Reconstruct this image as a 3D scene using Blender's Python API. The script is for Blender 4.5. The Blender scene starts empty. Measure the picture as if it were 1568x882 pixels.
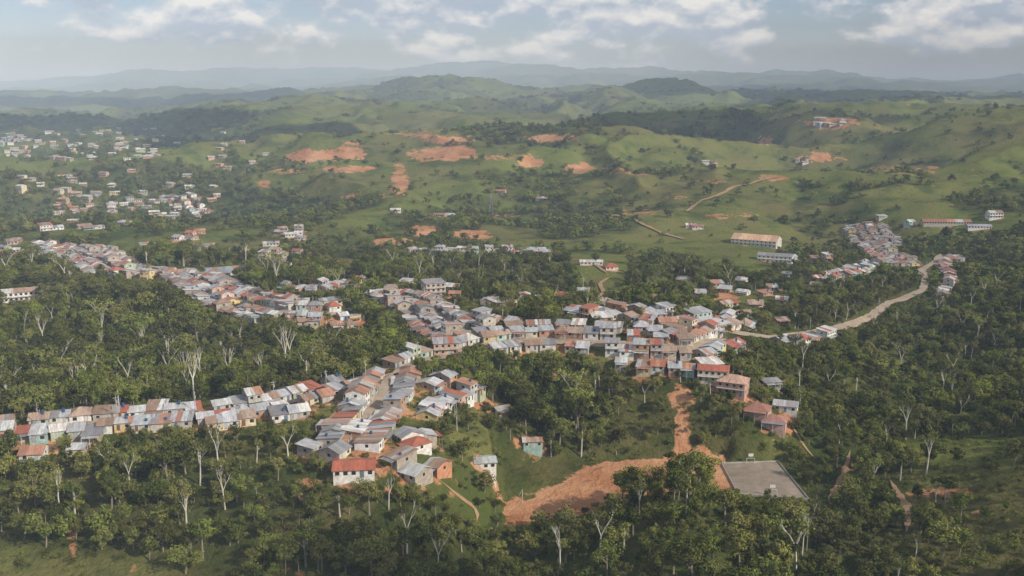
import bpy, math, random, bmesh
import numpy as np
from mathutils import Vector
random.seed(7); rng=np.random.default_rng(7)
scene=bpy.context.scene
scene.view_settings.view_transform='Standard'; scene.view_settings.look='None'; scene.view_settings.exposure=0
# ------------------------------------------------ image pixels to world points (camera position + sight lines)
F=1506.0; PIT=math.radians(11.85); CP,SP=math.cos(PIT),math.sin(PIT); CZ=110.0
def sight(px,py):
    px=np.asarray(px,float); py=np.asarray(py,float)
    u=(441-py)/F; return (px-784)/F, CP+u*SP, -SP+u*CP
def at_dist(px,py,d):
    dx,dy,dz=sight(px,py); return d*dx/dy, d, CZ+d*dz/dy
def at_z(px,py,z):
    dx,dy,dz=sight(px,py); t=(z-CZ)/dz; return t*dx,t*dy,z
def proj(x,y,z):
    zz=z-CZ; dep=np.maximum(y*CP-zz*SP,1.0); return 784+F*x/dep, 441-F*(y*SP+zz*CP)/dep
# ------------------------------------------------ noise
def h2(ix,iy,seed):
    n=(ix.astype(np.int64)*374761393+iy.astype(np.int64)*668265263+seed*982451653)&0xffffffff
    n=((n^(n>>13))*1274126177)&0xffffffff
    n=((n^(n>>15))*2246822519)&0xffffffff
    return ((n^(n>>16))&0xffffff)/float(0xffffff)
def vn(x,y,seed=0):
    ix=np.floor(x);iy=np.floor(y);fx=x-ix;fy=y-iy
    fx=fx*fx*fx*(fx*(fx*6-15)+10);fy=fy*fy*fy*(fy*(fy*6-15)+10)
    a=h2(ix,iy,seed);b=h2(ix+1,iy,seed);c=h2(ix,iy+1,seed);d=h2(ix+1,iy+1,seed)
    return (a+(b-a)*fx+(c-a)*fy+(a-b-c+d)*fx*fy)*2-1
def fbm(x,y,seed=0,o=4,g=.5):
    s=0;a=1;t=0
    for i in range(o):
        c,q=math.cos(.6*i),math.sin(.6*i);X=x*c-y*q;Y=x*q+y*c
        s=s+a*vn(X*(2**i)+17.3*i,Y*(2**i)-9.1*i,seed+i);t+=a;a*=g
    return s/t
def ss(a,b,x):
    t=np.clip((x-a)/(b-a),0,1); return t*t*(3-2*t)
# ------------------------------------------------ terrain control points
PZ=[(-200,900,-18),(0,900,-18),(300,900,-18),(600,900,-22),(850,900,-28),(1060,900,-17),(1250,900,-26),(1568,900,-22),(1750,900,-18),
(0,760,-9),(300,755,-9),(450,765,-10),(560,750,-8),(680,740,-12),(740,800,-24),(720,680,-12),(760,640,-16),
(1020,752,-11),(1060,800,-12),(960,785,-16),(1110,775,-15),(880,815,-26),(1165,737,-28),(850,750,-28),(1000,730,-28),(1300,760,-30),(1450,760,-24),(1568,720,-14),(1750,720,-8),
(-150,680,0),(0,668,0),(150,650,0),(300,638,0),(450,615,0),(560,575,0),(640,552,0),(700,532,0),
(590,640,-1),(540,700,-3),(620,600,0),(700,585,-4),(650,700,-6),
(850,522,0),(950,527,0),(1050,532,-1),(1110,505,-5),(850,600,-13),(980,620,-15),(1120,590,-10),(1180,640,-17),(1220,700,-27),
(1300,640,-31),(1300,560,-29),(1240,515,-24),(1400,600,-36),(1568,600,-26),(1750,560,-15),(1568,500,-25),(1400,520,-38),
(1340,485,-28),(1410,440,-28),(1440,395,-30),(1330,400,-30),(1340,360,-30),(1150,370,-28),(1100,430,-24),(1000,400,-24),(930,410,-17),
(850,470,-15),(850,440,-20),(700,385,-26),(835,382,-26),(1568,420,-24),(1500,370,-25),
(-150,600,-14),(100,590,-14),(300,590,-14),(500,540,-12),(300,540,-14),(100,530,-14),(0,500,-9),(-150,480,-5),(30,455,-5),
(500,472,-3),(440,477,-3),(350,450,-6),(290,420,-8),(170,415,-10),(100,385,-12),(0,400,-12),(600,450,-8),(665,452,-5),(690,490,-3),(570,500,-10),
(430,370,-22),(290,310,-18),(100,310,-18),(200,350,-20),(0,340,-20),(500,330,-18),(600,320,-18),(-150,340,-20)]
PD=[(490,228,1500),(400,255,1350),(665,224,1600),(610,282,1250),(560,228,2050),(540,264,1330),(770,293,1150),(850,250,1370),(880,199,1750),(790,212,1800),(700,262,1350),(850,204,2500),
(1000,242,1400),(1100,222,1600),(1280,181,2100),(1400,230,1400),(1500,190,1650),(1600,180,1700),(1450,300,1000),(1400,340,900),(1750,200,1700),(1330,255,1400),
(200,230,2000),(0,215,2500),(100,260,1500),(300,250,1600),(-150,220,2300),(1150,290,1150),(1250,250,1500),
(0,190,4000),(200,182,4500),(400,168,4000),(550,188,2600),(600,148,4700),(680,128,5100),(780,134,5300),(900,152,5000),(1030,133,4500),(1150,158,4200),
(1000,168,3500),(750,172,3300),(1300,160,4000),(1568,165,4000),(1750,160,4000),(-150,185,4500),(420,152,7000),
(-200,158,9500),(0,155,9000),(300,146,9000),(800,138,9000),(1200,138,9000),(1568,138,9000),(1750,142,9000),
(0,141,15000),(140,128,15000),(250,108,15500),(330,122,15000),(400,133,15000),(470,126,15000),(530,112,15500),(590,112,15500),(650,96,15500),(700,112,15500),(760,108,15000),(830,122,15500),(900,122,15500),(1000,118,15500),(1100,119,15500),(1200,119,15500),(1300,130,15500),(1430,120,15500),(1568,126,15500),
(0,140,28000),(400,134,28000),(800,132,28000),(1200,132,28000),(1568,132,28000)]
cx,cy,cz=[],[],[]
for a,b,z in PZ:
    X,Y,_=at_z(a,b,z);cx.append(X);cy.append(Y);cz.append(z)
for a,b,d in PD:
    X,Y,Z=at_dist(a,b,d);cx.append(X);cy.append(Y);cz.append(Z)
cx,cy,cz=map(np.array,(cx,cy,cz))
for t in (-1.4,-.9,.9,1.4):
    for r,z in ((150,-20),(500,-15),(1500,0),(5000,20),(15000,100)):
        cx=np.append(cx,r*math.sin(t));cy=np.append(cy,r*math.cos(t));cz=np.append(cz,z)
cT=np.arctan2(cx,cy);cL=np.log(np.hypot(cx,cy));n=len(cT)
def K(r2): return .5*r2*np.log(r2+1e-12)
A=K((cT[:,None]-cT)**2+(cL[:,None]-cL)**2)+np.eye(n)*1e-4
Pm=np.stack([np.ones(n),cT,cL],1)
M=np.block([[A,Pm],[Pm.T,np.zeros((3,3))]])
sol=np.linalg.solve(M,np.concatenate([cz,np.zeros(3)]))
def base(x,y):
    sh=x.shape;x=x.ravel();y=y.ravel();o=np.empty(x.size)
    for i in range(0,x.size,40000):
        T=np.arctan2(x[i:i+40000],y[i:i+40000]);L=np.log(np.hypot(x[i:i+40000],y[i:i+40000])+1)
        o[i:i+40000]=K((T[:,None]-cT)**2+(L[:,None]-cL)**2)@sol[:n]+sol[n]+sol[n+1]*T+sol[n+2]*L
    return o.reshape(sh)
def zpoly(pts,z): return np.array([at_z(a,b,z)[:2] for a,b in pts])
FIELD=zpoly([(772,716),(870,706),(1000,704),(1108,702),(1122,755),(1000,768),(900,786),(775,806)],-28)
COURT=zpoly([(1105,711),(1191,708),(1238,766),(1130,758)],-28)
def pdist(x,y,P):
    d=np.full(x.shape,1e9);ins=np.zeros(x.shape,bool);m=len(P)
    for i in range(m):
        ax,ay=P[i];bx,by=P[(i+1)%m]
        t=np.clip(((x-ax)*(bx-ax)+(y-ay)*(by-ay))/((bx-ax)**2+(by-ay)**2),0,1)
        d=np.minimum(d,np.hypot(x-ax-t*(bx-ax),y-ay-t*(by-ay)))
        c=((ay>y)!=(by>y))&(x<(bx-ax)*(y-ay)/(by-ay+1e-12)+ax); ins^=c
    return np.where(ins,-d,d)
def rmid(x,y): return 1-np.abs(fbm(x/430+.25*vn(x/260,y/260,8),y/430,13,4))*2.6
def Hf(x,y):
    x=np.asarray(x,float);y=np.asarray(y,float);r=np.hypot(x,y)
    h=base(x,y)
    h=h+fbm(x/45,y/45,3,3)*1.5*ss(180,300,r)
    h=h+(fbm(x/170,y/170,11,4)*16)*ss(650,1100,r)
    h=h+(rmid(x,y)-.4)*46*ss(780,1450,r)*(1-.4*ss(3000,5000,r))
    rd=1-np.abs(fbm(x/900+.4*vn(x/500,y/500,5),y/900,21,5))*2.4
    h=h+(rd-.42)*62*ss(1700,3200,r)*(1-.4*ss(9000,14000,r))
    h=h+(1-np.abs(fbm(x/2600,y/2600,31,5))*2-.6)*105*ss(5500,9000,r)
    h=h+(1-np.abs(fbm(x/1900,y/4000,41,4))*2.4-.45)*85*ss(11000,14000,r)
    for P in (FIELD,COURT):
        k=1-ss(0,6,pdist(x,y,P)); h=h*(1-k)-28*k
    return h
YS=np.geomspace(140,14000,520)
def hit(px,py):
    px=np.atleast_1d(np.asarray(px,float));py=np.atleast_1d(np.asarray(py,float))
    dx,dy,dz=sight(px,py)
    Y=np.broadcast_to(YS,(len(px),len(YS)));X=Y*(dx/dy)[:,None];Z=CZ+Y*(dz/dy)[:,None]
    G=Z-Hf(X,Y); neg=G<0; k=np.clip(np.argmax(neg,1),1,None); i=np.arange(len(px))
    g0=G[i,k-1];g1=G[i,k];t=np.clip(g0/(g0-g1+1e-9),0,1)
    y=Y[i,k-1]+t*(Y[i,k]-Y[i,k-1]);x=y*dx/dy
    return x,y
def line(pts,step=3.0):
    x,y=hit([p[0] for p in pts],[p[1] for p in pts])
    P=np.stack([x,y],1);s=np.concatenate([[0],np.cumsum(np.hypot(*np.diff(P,axis=0).T))])
    k=max(2,int(s[-1]/step)); u=np.linspace(0,s[-1],k)
    Q=np.stack([np.interp(u,s,x),np.interp(u,s,y)],1)
    for _ in range(5): Q[1:-1]=(Q[:-2]+2*Q[1:-1]+Q[2:])/4
    return Q
# ------------------------------------------------ materials
def newmat(name):
    m=bpy.data.materials.new(name);m.use_nodes=True;nt=m.node_tree
    return m,nt,nt.nodes['Principled BSDF']
def noise(nt,scale,detail=4,rough=.55,coord=None):
    q=nt.nodes.new('ShaderNodeTexNoise');q.inputs['Scale'].default_value=scale;q.inputs['Detail'].default_value=detail;q.inputs['Roughness'].default_value=rough
    if coord: nt.links.new(coord,q.inputs['Vector'])
    return q
def mrange(nt,src,a,b,c,d):
    q=nt.nodes.new('ShaderNodeMapRange');q.inputs[1].default_value=a;q.inputs[2].default_value=b;q.inputs[3].default_value=c;q.inputs[4].default_value=d
    nt.links.new(src,q.inputs[0]);return q.outputs[0]
def mth(nt,op,a,b=None):
    q=nt.nodes.new('ShaderNodeMath');q.operation=op
    for i,v in enumerate((a,b)):
        if v is None: continue
        if isinstance(v,(int,float)): q.inputs[i].default_value=v
        else: nt.links.new(v,q.inputs[i])
    return q.outputs[0]
def mixc(nt,f,a,b,mode='MIX'):
    q=nt.nodes.new('ShaderNodeMix');q.data_type='RGBA';q.blend_type=mode
    for i,v in ((0,f),(6,a),(7,b)):
        if isinstance(v,(int,float)): q.inputs[i].default_value=v
        elif isinstance(v,tuple): q.inputs[i].default_value=(*v,1) if len(v)==3 else v
        else: nt.links.new(v,q.inputs[i])
    return q.outputs[2]
def setspec(b,s=.2,r=.8): b.inputs['Specular IOR Level'].default_value=s;b.inputs['Roughness'].default_value=r
def terrain_mat(name):
    m,nt,b=newmat(name);nt.nodes.remove(b);b=nt.nodes.new('ShaderNodeBsdfDiffuse');nt.links.new(b.outputs[0],nt.nodes['Material Output'].inputs[0])
    g=nt.nodes.new('ShaderNodeNewGeometry').outputs['Position']
    at=nt.nodes.new('ShaderNodeAttribute');at.attribute_name='veg'
    dt=nt.nodes.new('ShaderNodeAttribute');dt.attribute_name='dirt'
    n1=noise(nt,.35,4,.68,g).outputs[0];n2=noise(nt,.03,6,.7,g).outputs[0];n3=noise(nt,.006,5,.65,g).outputs[0]
    c=mixc(nt,1.0,at.outputs['Color'],mixc(nt,n1,(.4,.45,.4),(1.5,1.48,1.4)),'MULTIPLY')
    c=mixc(nt,mrange(nt,n2,.5,.66,0,.6),c,(.165,.135,.055))
    c=mixc(nt,mrange(nt,n2,.5,.38,0,.7),c,(.038,.056,.017))
    c=mixc(nt,mrange(nt,n3,.5,.66,0,.5),c,(.14,.165,.042))
    c=mixc(nt,mrange(nt,n3,.5,.36,0,.42),c,(.085,.074,.034))
    big=noise(nt,.035,3,.6,g).outputs[0]
    f=mth(nt,'ADD',dt.outputs['Fac'],mth(nt,'ADD',mth(nt,'ADD',mrange(nt,noise(nt,.14,4,.7,g).outputs[0],.25,.75,-.36,.36),mrange(nt,big,.3,.7,-.3,.3)),mrange(nt,n1,.3,.7,-.1,.1)))
    f=mrange(nt,f,.42,.6,0,1)
    d=mixc(nt,mrange(nt,n2,.35,.65,0,1),(.29,.12,.055),(.50,.28,.16))
    nt.links.new(mixc(nt,f,c,d),b.inputs['Color'])
    bp=nt.nodes.new('ShaderNodeBump');bp.inputs['Strength'].default_value=.8;bp.inputs['Distance'].default_value=1.8
    nt.links.new(n1,bp.inputs['Height'])
    nt.links.new(bp.outputs[0],b.inputs['Normal'])
    return m
M_TER=terrain_mat('ground_vegetation_and_soil')
def attr_mat(name,attr='col',ns=.6,lo=.75,hi=1.15,rough=.8,spec=.2,streak=None):
    m,nt,b=newmat(name);setspec(b,spec,rough)
    at=nt.nodes.new('ShaderNodeAttribute');at.attribute_name=attr
    tc=nt.nodes.new('ShaderNodeTexCoord').outputs['Object']
    if streak:
        mp=nt.nodes.new('ShaderNodeMapping');mp.inputs['Scale'].default_value=streak;nt.links.new(tc,mp.inputs[0]);tc=mp.outputs[0]
    nn=noise(nt,ns,4,.65,tc).outputs[0]
    v=mrange(nt,nn,.3,.7,lo,hi)
    c=nt.nodes.new('ShaderNodeVectorMath');c.operation='SCALE';nt.links.new(at.outputs['Color'],c.inputs[0]);nt.links.new(v,c.inputs['Scale'])
    out=c.outputs[0]
    if 'roof' in name:
        out=mixc(nt,mrange(nt,noise(nt,.35,4,.7,tc).outputs[0],.47,.65,0,.6),out,(.18,.095,.058))
    nt.links.new(out,b.inputs['Base Color']);return m
M_WALL=attr_mat('painted_plaster',ns=.7,lo=.55,hi=1.08)
M_ROOF=attr_mat('corrugated_roof_sheet',ns=.8,lo=.62,hi=1.14,rough=.5,spec=.3,streak=(2.5,.5,1))
M_WIN=attr_mat('window_glass',ns=1,rough=.2,spec=.5)
def leaf_mat(name,c1,c2,c3):
    m,nt,b=newmat(name);nt.nodes.remove(b)
    at=nt.nodes.new('ShaderNodeAttribute');at.attribute_name='lv'
    oi=nt.nodes.new('ShaderNodeObjectInfo')
    g=nt.nodes.new('ShaderNodeNewGeometry').outputs['Position']
    big=noise(nt,.018,2,.6,g).outputs[0]
    c=mixc(nt,at.outputs['Fac'],c1,c2);c=mixc(nt,mrange(nt,oi.outputs['Random'],.35,1,0,.85),c,c3)
    c=mixc(nt,mrange(nt,big,.5,.66,0,.55),c,(.15,.175,.03));c=mixc(nt,mrange(nt,big,.5,.35,0,.4),c,(.11,.10,.045))
    r2=mth(nt,'FRACT',mth(nt,'MULTIPLY',oi.outputs['Random'],17.3))
    sc=nt.nodes.new('ShaderNodeVectorMath');sc.operation='SCALE';nt.links.new(c,sc.inputs[0]);nt.links.new(mrange(nt,r2,0,1,.42,1.45),sc.inputs['Scale'])
    d=nt.nodes.new('ShaderNodeBsdfDiffuse');nt.links.new(sc.outputs[0],d.inputs[0])
    nt.links.new(d.outputs[0],nt.nodes['Material Output'].inputs[0]);return m
M_LEAF=leaf_mat('broadleaf_foliage',(.064,.083,.019),(.135,.158,.034),(.165,.155,.048))
M_BARK,nt,b=newmat('bark');setspec(b,.1,.9)
nt.links.new(mixc(nt,noise(nt,3,2).outputs[0],(.16,.13,.10),(.34,.30,.25)),b.inputs['Base Color'])
M_PALE,nt,b=newmat('pale_bark');setspec(b,.1,.9)
nt.links.new(mixc(nt,noise(nt,2,2).outputs[0],(.38,.35,.30),(.66,.62,.56)),b.inputs['Base Color'])
def soil_mat(name,a,c,s=.4):
    m,nt,b=newmat(name);setspec(b,.1,.95)
    g=nt.nodes.new('ShaderNodeNewGeometry').outputs['Position']
    q=mixc(nt,mrange(nt,noise(nt,s,5,.7,g).outputs[0],.3,.7,0,1),a,c)
    q=mixc(nt,mrange(nt,noise(nt,s*.2,4,.7,g).outputs[0],.4,.7,0,.5),q,tuple(v*.6 for v in a))
    nt.links.new(q,b.inputs['Base Color']);return m
M_ROAD=soil_mat('dirt_road',(.27,.21,.16),(.40,.33,.26))
M_TRAIL=soil_mat('dirt_trail',(.26,.16,.09),(.40,.27,.17))
M_CONC=soil_mat('worn_concrete',(.20,.165,.13),(.32,.265,.215),.3)
# ------------------------------------------------ mesh helper
class MB:
    def __init__(s): s.v=[];s.f=[];s.m=[];s.c=[]
    def face(s,pts,mat,col):
        k=len(s.v);s.v+=[tuple(p) for p in pts];s.f.append(tuple(range(k,k+len(pts))));s.m.append(mat);s.c.append((*col,1))
    def box(s,x0,x1,y0,y1,z0,z1,mat,col,skip=''):
        P=[(x0,y0,z0),(x1,y0,z0),(x1,y1,z0),(x0,y1,z0),(x0,y0,z1),(x1,y0,z1),(x1,y1,z1),(x0,y1,z1)]
        for q in ((0,3,2,1),(4,5,6,7),(0,1,5,4),(1,2,6,5),(2,3,7,6),(3,0,4,7)): s.face([P[i] for i in q],mat,col)
    def tube(s,p0,p1,r0,r1,mat,col=(.3,.3,.3),n=5):
        p0=Vector(p0);p1=Vector(p1);a=(p1-p0).normalized();u=a.orthogonal().normalized();w=a.cross(u)
        A=[p0+(u*math.cos(6.2832*i/n)+w*math.sin(6.2832*i/n))*r0 for i in range(n)]
        B=[p1+(u*math.cos(6.2832*i/n)+w*math.sin(6.2832*i/n))*r1 for i in range(n)]
        for i in range(n): j=(i+1)%n; s.face([A[i],A[j],B[j],B[i]],mat,col)
    def mesh(s,name,mats,attr='col'):
        me=bpy.data.meshes.new(name);me.from_pydata(s.v,[],s.f)
        for m in mats: me.materials.append(m)
        me.polygons.foreach_set('material_index',s.m)
        a=me.attributes.new(attr,'FLOAT_COLOR','FACE');a.data.foreach_set('color',np.array(s.c,np.float32).ravel())
        me.update();return me
def link(name,me,loc=(0,0,0),yaw=0,coll=None):
    o=bpy.data.objects.new(name,me);o.location=loc;o.rotation_euler=(0,0,yaw);(coll or scene.collection).objects.link(o);return o
# ------------------------------------------------ houses
HM=[M_WALL,M_ROOF,M_WIN]
WALLS=[(.74,.72,.68)]*5+[(.66,.58,.42)]*2+[(.58,.53,.46)]*2+[(.45,.42,.38)]*3+[(.58,.38,.29),(.36,.52,.48),(.64,.50,.25),(.42,.48,.34),(.50,.26,.15),(.44,.25,.17),(.40,.24,.17),(.66,.62,.54),(.34,.46,.54)]
ROOFS=[(.40,.42,.45)]*8+[(.25,.26,.28)]*5+[(.53,.54,.56)]*4+[(.30,.20,.15)]*5+[(.38,.12,.075)]*4+[(.40,.21,.14)]*4+[(.64,.63,.61)]*2+[(.40,.29,.23)]*3
def jit(c,a=.12): k=1+random.uniform(-a,a);return tuple(max(0,min(.8,v*k*(1+random.uniform(-.03,.03)))) for v in c)
def house(name,x,y,z,yaw,w,d,st=1,kind='gable',wall=None,roof=None,deep=4,porch=None,strips=None,wn=2.3):
    wall=jit(wall or random.choice(WALLS));roof=roof or random.choice(ROOFS)
    B=MB();h=2.55*st-(random.uniform(0,.35) if st==1 else 0);X,Y=w/2,d/2;ov=.45
    if kind=='gable': rise=Y*random.uniform(.26,.44);hf=hb=h
    elif kind=='hip': rise=Y*.45;hf=hb=h
    else: rise=0;hf=h;hb=h+d*random.uniform(.06,.14)
    B.face([(-X,-Y,-deep),(X,-Y,-deep),(X,-Y,hf),(-X,-Y,hf)],0,wall)
    B.face([(X,Y,-deep),(-X,Y,-deep),(-X,Y,hb),(X,Y,hb)],0,wall)
    side=jit(wall if random.random()<.5 else (.40,.34,.29))
    if kind=='gable':
        B.face([(X,-Y,-deep),(X,Y,-deep),(X,Y,h),(X,0,h+rise),(X,-Y,h)],0,side)
        B.face([(-X,Y,-deep),(-X,-Y,-deep),(-X,-Y,h),(-X,0,h+rise),(-X,Y,h)],0,side)
    else:
        B.face([(X,-Y,-deep),(X,Y,-deep),(X,Y,hb),(X,-Y,hf)],0,side)
        B.face([(-X,Y,-deep),(-X,-Y,-deep),(-X,-Y,hf),(-X,Y,hb)],0,side)
    n=strips or random.randint(2,5)
    def slope(xa,xb,y0,z0,y1,z1,c,t=.09):
        T=[(xa,y0,z0+t),(xb,y0,z0+t),(xb,y1,z1+t),(xa,y1,z1+t)];U=[(a,b,q-t+.02) for a,b,q in T]
        if y1<y0: T=T[::-1];U=U[::-1]
        B.face(T,1,c);B.face(U[::-1],1,c)
        for i in range(4): j=(i+1)%4;B.face([U[i],U[j],T[j],T[i]],1,c)
    if kind=='hip':
        e=min(X,Y)*.9;s=rise/Y
        P=[(-X-ov,-Y-ov,h-ov*s),(X+ov,-Y-ov,h-ov*s),(X+ov,Y+ov,h-ov*s),(-X-ov,Y+ov,h-ov*s)];R0=(-X+e,0,h+rise);R1=(X-e,0,h+rise)
        up=lambda q:(q[0],q[1],q[2]+.1)
        P=[up(q) for q in P];R0=up(R0);R1=up(R1)
        B.face([P[0],P[1],R1,R0],1,jit(roof));B.face([P[2],P[3],R0,R1],1,jit(roof));B.face([P[1],P[2],R1],1,jit(roof));B.face([P[3],P[0],R0],1,jit(roof))
    else:
        for i in range(n):
            xa=-X-ov+(w+2*ov)*i/n+.01;xb=-X-ov+(w+2*ov)*(i+1)/n-.01;dz=(i%2)*.03
            ca=jit(roof,.22) if random.random()<.8 else jit(random.choice(ROOFS))
            if kind=='gable':
                s=rise/Y;slope(xa,xb,-Y-ov,h-ov*s+dz,-.01,h+rise+dz,ca);slope(xa,xb,Y+ov,h-ov*s+dz,.01,h+rise+dz,jit(ca))
            else:
                s=(hb-hf)/d;slope(xa,xb,-Y-ov,hf-ov*s+dz,Y+ov,hb+ov*s+dz,ca)
    dark=(.03,.03,.035);trim=jit(random.choice([(.7,.7,.68),(.3,.2,.14),(.5,.5,.45)]))
    for sgn in (-1,1):
        k=max(1,int(w/wn));door=random.randrange(k)
        for f in range(st):
            for i in range(k):
                xc=-X+w*(i+.5)/k;z0=f*2.55
                if f==0 and i==door: a,b2,c2=.5,z0+.02,z0+1.95;col=jit(random.choice([(.2,.1,.06),(.35,.37,.4),(.12,.2,.3),(.5,.5,.48)]))
                else: a,b2,c2=.55,z0+.9,z0+1.9;col=dark
                yy=sgn*(Y+.03);y2=sgn*(Y+.05)
                fr=[(xc-a-.12,yy,b2-.1),(xc+a+.12,yy,b2-.1),(xc+a+.12,yy,c2+.12),(xc-a-.12,yy,c2+.12)]
                pa=[(xc-a,y2,b2),(xc+a,y2,b2),(xc+a,y2,c2),(xc-a,y2,c2)]
                if sgn>0: fr=fr[::-1];pa=pa[::-1]
                B.face(fr,0,trim);B.face(pa,2,col)
        xs=sgn*(X+.03)
        for f in range(st):
            for yc in ([0] if d<9 else [-d/4,d/4]):
                z0=f*2.55;pa=[(xs,yc-.5,z0+.95),(xs,yc+.5,z0+.95),(xs,yc+.5,z0+1.9),(xs,yc-.5,z0+1.9)]
                B.face(pa if sgn>0 else pa[::-1],2,dark)
    if st>1:
        for f in range(1,st): B.box(-X-.05,X+.05,-Y-.9,-Y-.003,f*2.55-.12,f*2.55,0,jit((.5,.48,.45)))
        for i in range(int(w/1.2)+1): B.box(-X+i*w/int(w/1.2)-.04,-X+i*w/int(w/1.2)+.04,-Y-.88,-Y-.8,2.55,3.45,0,trim)
    if porch is None: porch=random.random()<.5
    if porch:
        q=random.choice([-1,1]);c=jit(random.choice(ROOFS));zz=1.95
        T=[(-X*.95,q*(Y+.02),zz+.25),(X*.95,q*(Y+.02),zz+.25),(X*.95,q*(Y+2.1),zz),(-X*.95,q*(Y+2.1),zz)]
        if q>0: T=T[::-1]
        B.face(T,1,c);B.face([(a,b,e-.06) for a,b,e in T][::-1],1,c)
        for xx in (-X*.9,0,X*.9): B.box(xx-.07,xx+.07,q*(Y+1.9)-.07,q*(Y+1.9)+.07,-deep,zz-.01,0,trim)
    if random.random()<.15:
        B.tube((X*.4,-Y*.3,h+.2),(X*.4,-Y*.3,h+rise+1.1),.5,.45,0,(.05,.09,.2),8)
    o=link(name,B.mesh(name,HM),(x,y,z),yaw);return o
HX=[];HY=[];HR=[];HZ=[]
def place(name,x,y,yaw,w,d,**k):
    force=k.pop('force',False);r=.5*min(w,d)+.12*max(w,d)
    if HX and not force:
        a=np.hypot(np.array(HX)-x,np.array(HY)-y)
        if (a<(np.array(HR)+r)*.70).any(): return None
    p=[(0,0),(w/2,0),(-w/2,0),(0,d/2),(0,-d/2)];c,s=math.cos(yaw),math.sin(yaw)
    hh=Hf(np.array([x+a*c-b*s for a,b in p]),np.array([y+a*s+b*c for a,b in p]))
    z=float(hh.mean()*.9+hh.max()*.1)+.05
    HX.append(x);HY.append(y);HR.append(r);HZ.append(z)
    return house(name,x,y,z,yaw,w,d,deep=float(hh.max()-hh.min())+2.5,**k)
def style(big=.2):
    st=2 if random.random()<big else 1
    return dict(st=st,kind=random.choices(['gable','shed','hip'],[.6,.33,.07])[0])
ROADPTS=[];ROADT=[]
def street(pts,w=(4.4,6.8),d=(6,8.4),sides=(1,-1),half=2.2,prob=.95,rows=(1,1),big=.1,roof=None,gap=(0,.25)):
    Q=line(pts,1.0);s=np.arange(len(Q))*np.hypot(*(Q[1]-Q[0]))
    L=s[-1]
    for sd in sides:
        for r in range(rows[0 if sd>0 else 1]):
            u=random.uniform(0,3)
            while u<L-2:
                ww=random.uniform(*w);dd=random.uniform(*d)
                uc=u+ww/2
                if uc>L: break
                i=min(len(Q)-2,int(np.searchsorted(s,uc)));t=Q[min(len(Q)-1,i+3)]-Q[max(0,i-3)];t/=np.hypot(*t)
                nx,ny=-t[1],t[0]
                off=sd*(half+dd/2+r*(8.2)+random.uniform(-.4,.8))
                if random.random()<prob:
                    k=style(big)
                    if roof: k['roof']=roof
                    place('house',Q[i][0]+nx*off,Q[i][1]+ny*off,math.atan2(t[1],t[0])+random.uniform(-.08,.08),ww,dd,**k)
                u+=ww+random.uniform(*gap)
def special(name,px,py,yaw,w,d,**k):
    x,y=hit(px,py);return place(name,float(x[0]),float(y[0]),math.radians(yaw),w,d,force=True,**k)
# landmark buildings
special('school_building',1158,374,-28,38,20,st=2,kind='gable',wall=(.7,.68,.62),roof=(.62,.40,.26),strips=6,wn=3.2,porch=False)
special('school_annex_building',1187,401,-22,26,11,st=2,kind='gable',wall=(.72,.72,.70),roof=(.22,.23,.25),strips=4,wn=3,porch=False)
special('pink_house',1122,600,-25,11,9,st=2,kind='hip',wall=(.62,.36,.29),roof=(.52,.33,.26),porch=False)
special('red_roof_house',1092,582,-15,12,8,st=2,kind='gable',wall=(.7,.62,.55),roof=(.42,.13,.08))
special('house',1160,632,-25,9,8,kind='hip',wall=(.6,.4,.35),roof=(.34,.16,.12));special('house',1185,650,-20,9,7,kind='hip',wall=(.6,.4,.35),roof=(.40,.20,.17))
special('house',1203,628,-20,9,6,kind='gable',roof=(.42,.42,.42));special('house',1180,592,10,7,5,kind='shed',roof=(.3,.31,.33))
special('red_roof_house',543,722,6,12,9,st=1,kind='gable',wall=(.76,.74,.70),roof=(.40,.12,.07),strips=4,porch=False)
special('warehouse',345,420,25,24,18,st=1,kind='gable',roof=(.27,.31,.35),strips=6,porch=False)
special('market_hall',22,460,25,34,9,st=2,kind='gable',wall=(.76,.75,.72),roof=(.34,.22,.17),strips=6,porch=False)
special('concrete_building',664,452,20,11,10,st=3,kind='shed',wall=(.46,.42,.38),roof=(.35,.35,.36),porch=False)
special('house',682,540,8,10,8,st=2,kind='gable',wall=(.58,.36,.28),roof=(.33,.34,.36))
special('house',742,712,10,7,6,kind='gable',roof=(.38,.4,.42));special('house',768,634,30,6,5,kind='gable',roof=(.38,.4,.42))
special('house',815,682,5,7,5,kind='gable');special('house',905,405,0,16,7,st=1,kind='gable',wall=(.7,.7,.66),roof=(.5,.5,.48));special('red_roof_house',935,412,10,9,8,kind='hip',roof=(.36,.1,.06))
special('long_shed',1448,344,-4,42,9,kind='gable',roof=(.36,.17,.11),strips=6,porch=False);special('long_shed',1498,350,-6,20,8,kind='gable',roof=(.33,.36,.42));special('house',1522,334,0,12,9,st=2,wall=(.7,.7,.7),roof=(.5,.5,.5))
for p in ((768,295),(829,306),(1080,249),(1092,250),(1232,250),(606,324),(674,332),(690,332),(1058,348),(1068,350),(445,362),(415,376),(1290,190),(1250,190)):
    special('farmhouse',p[0],p[1],random.uniform(-20,20),random.uniform(8,13),7,st=1,kind='gable',roof=random.choice([(.5,.5,.5),(.34,.15,.1),(.6,.6,.58)]),wall=(.7,.68,.64))
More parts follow.
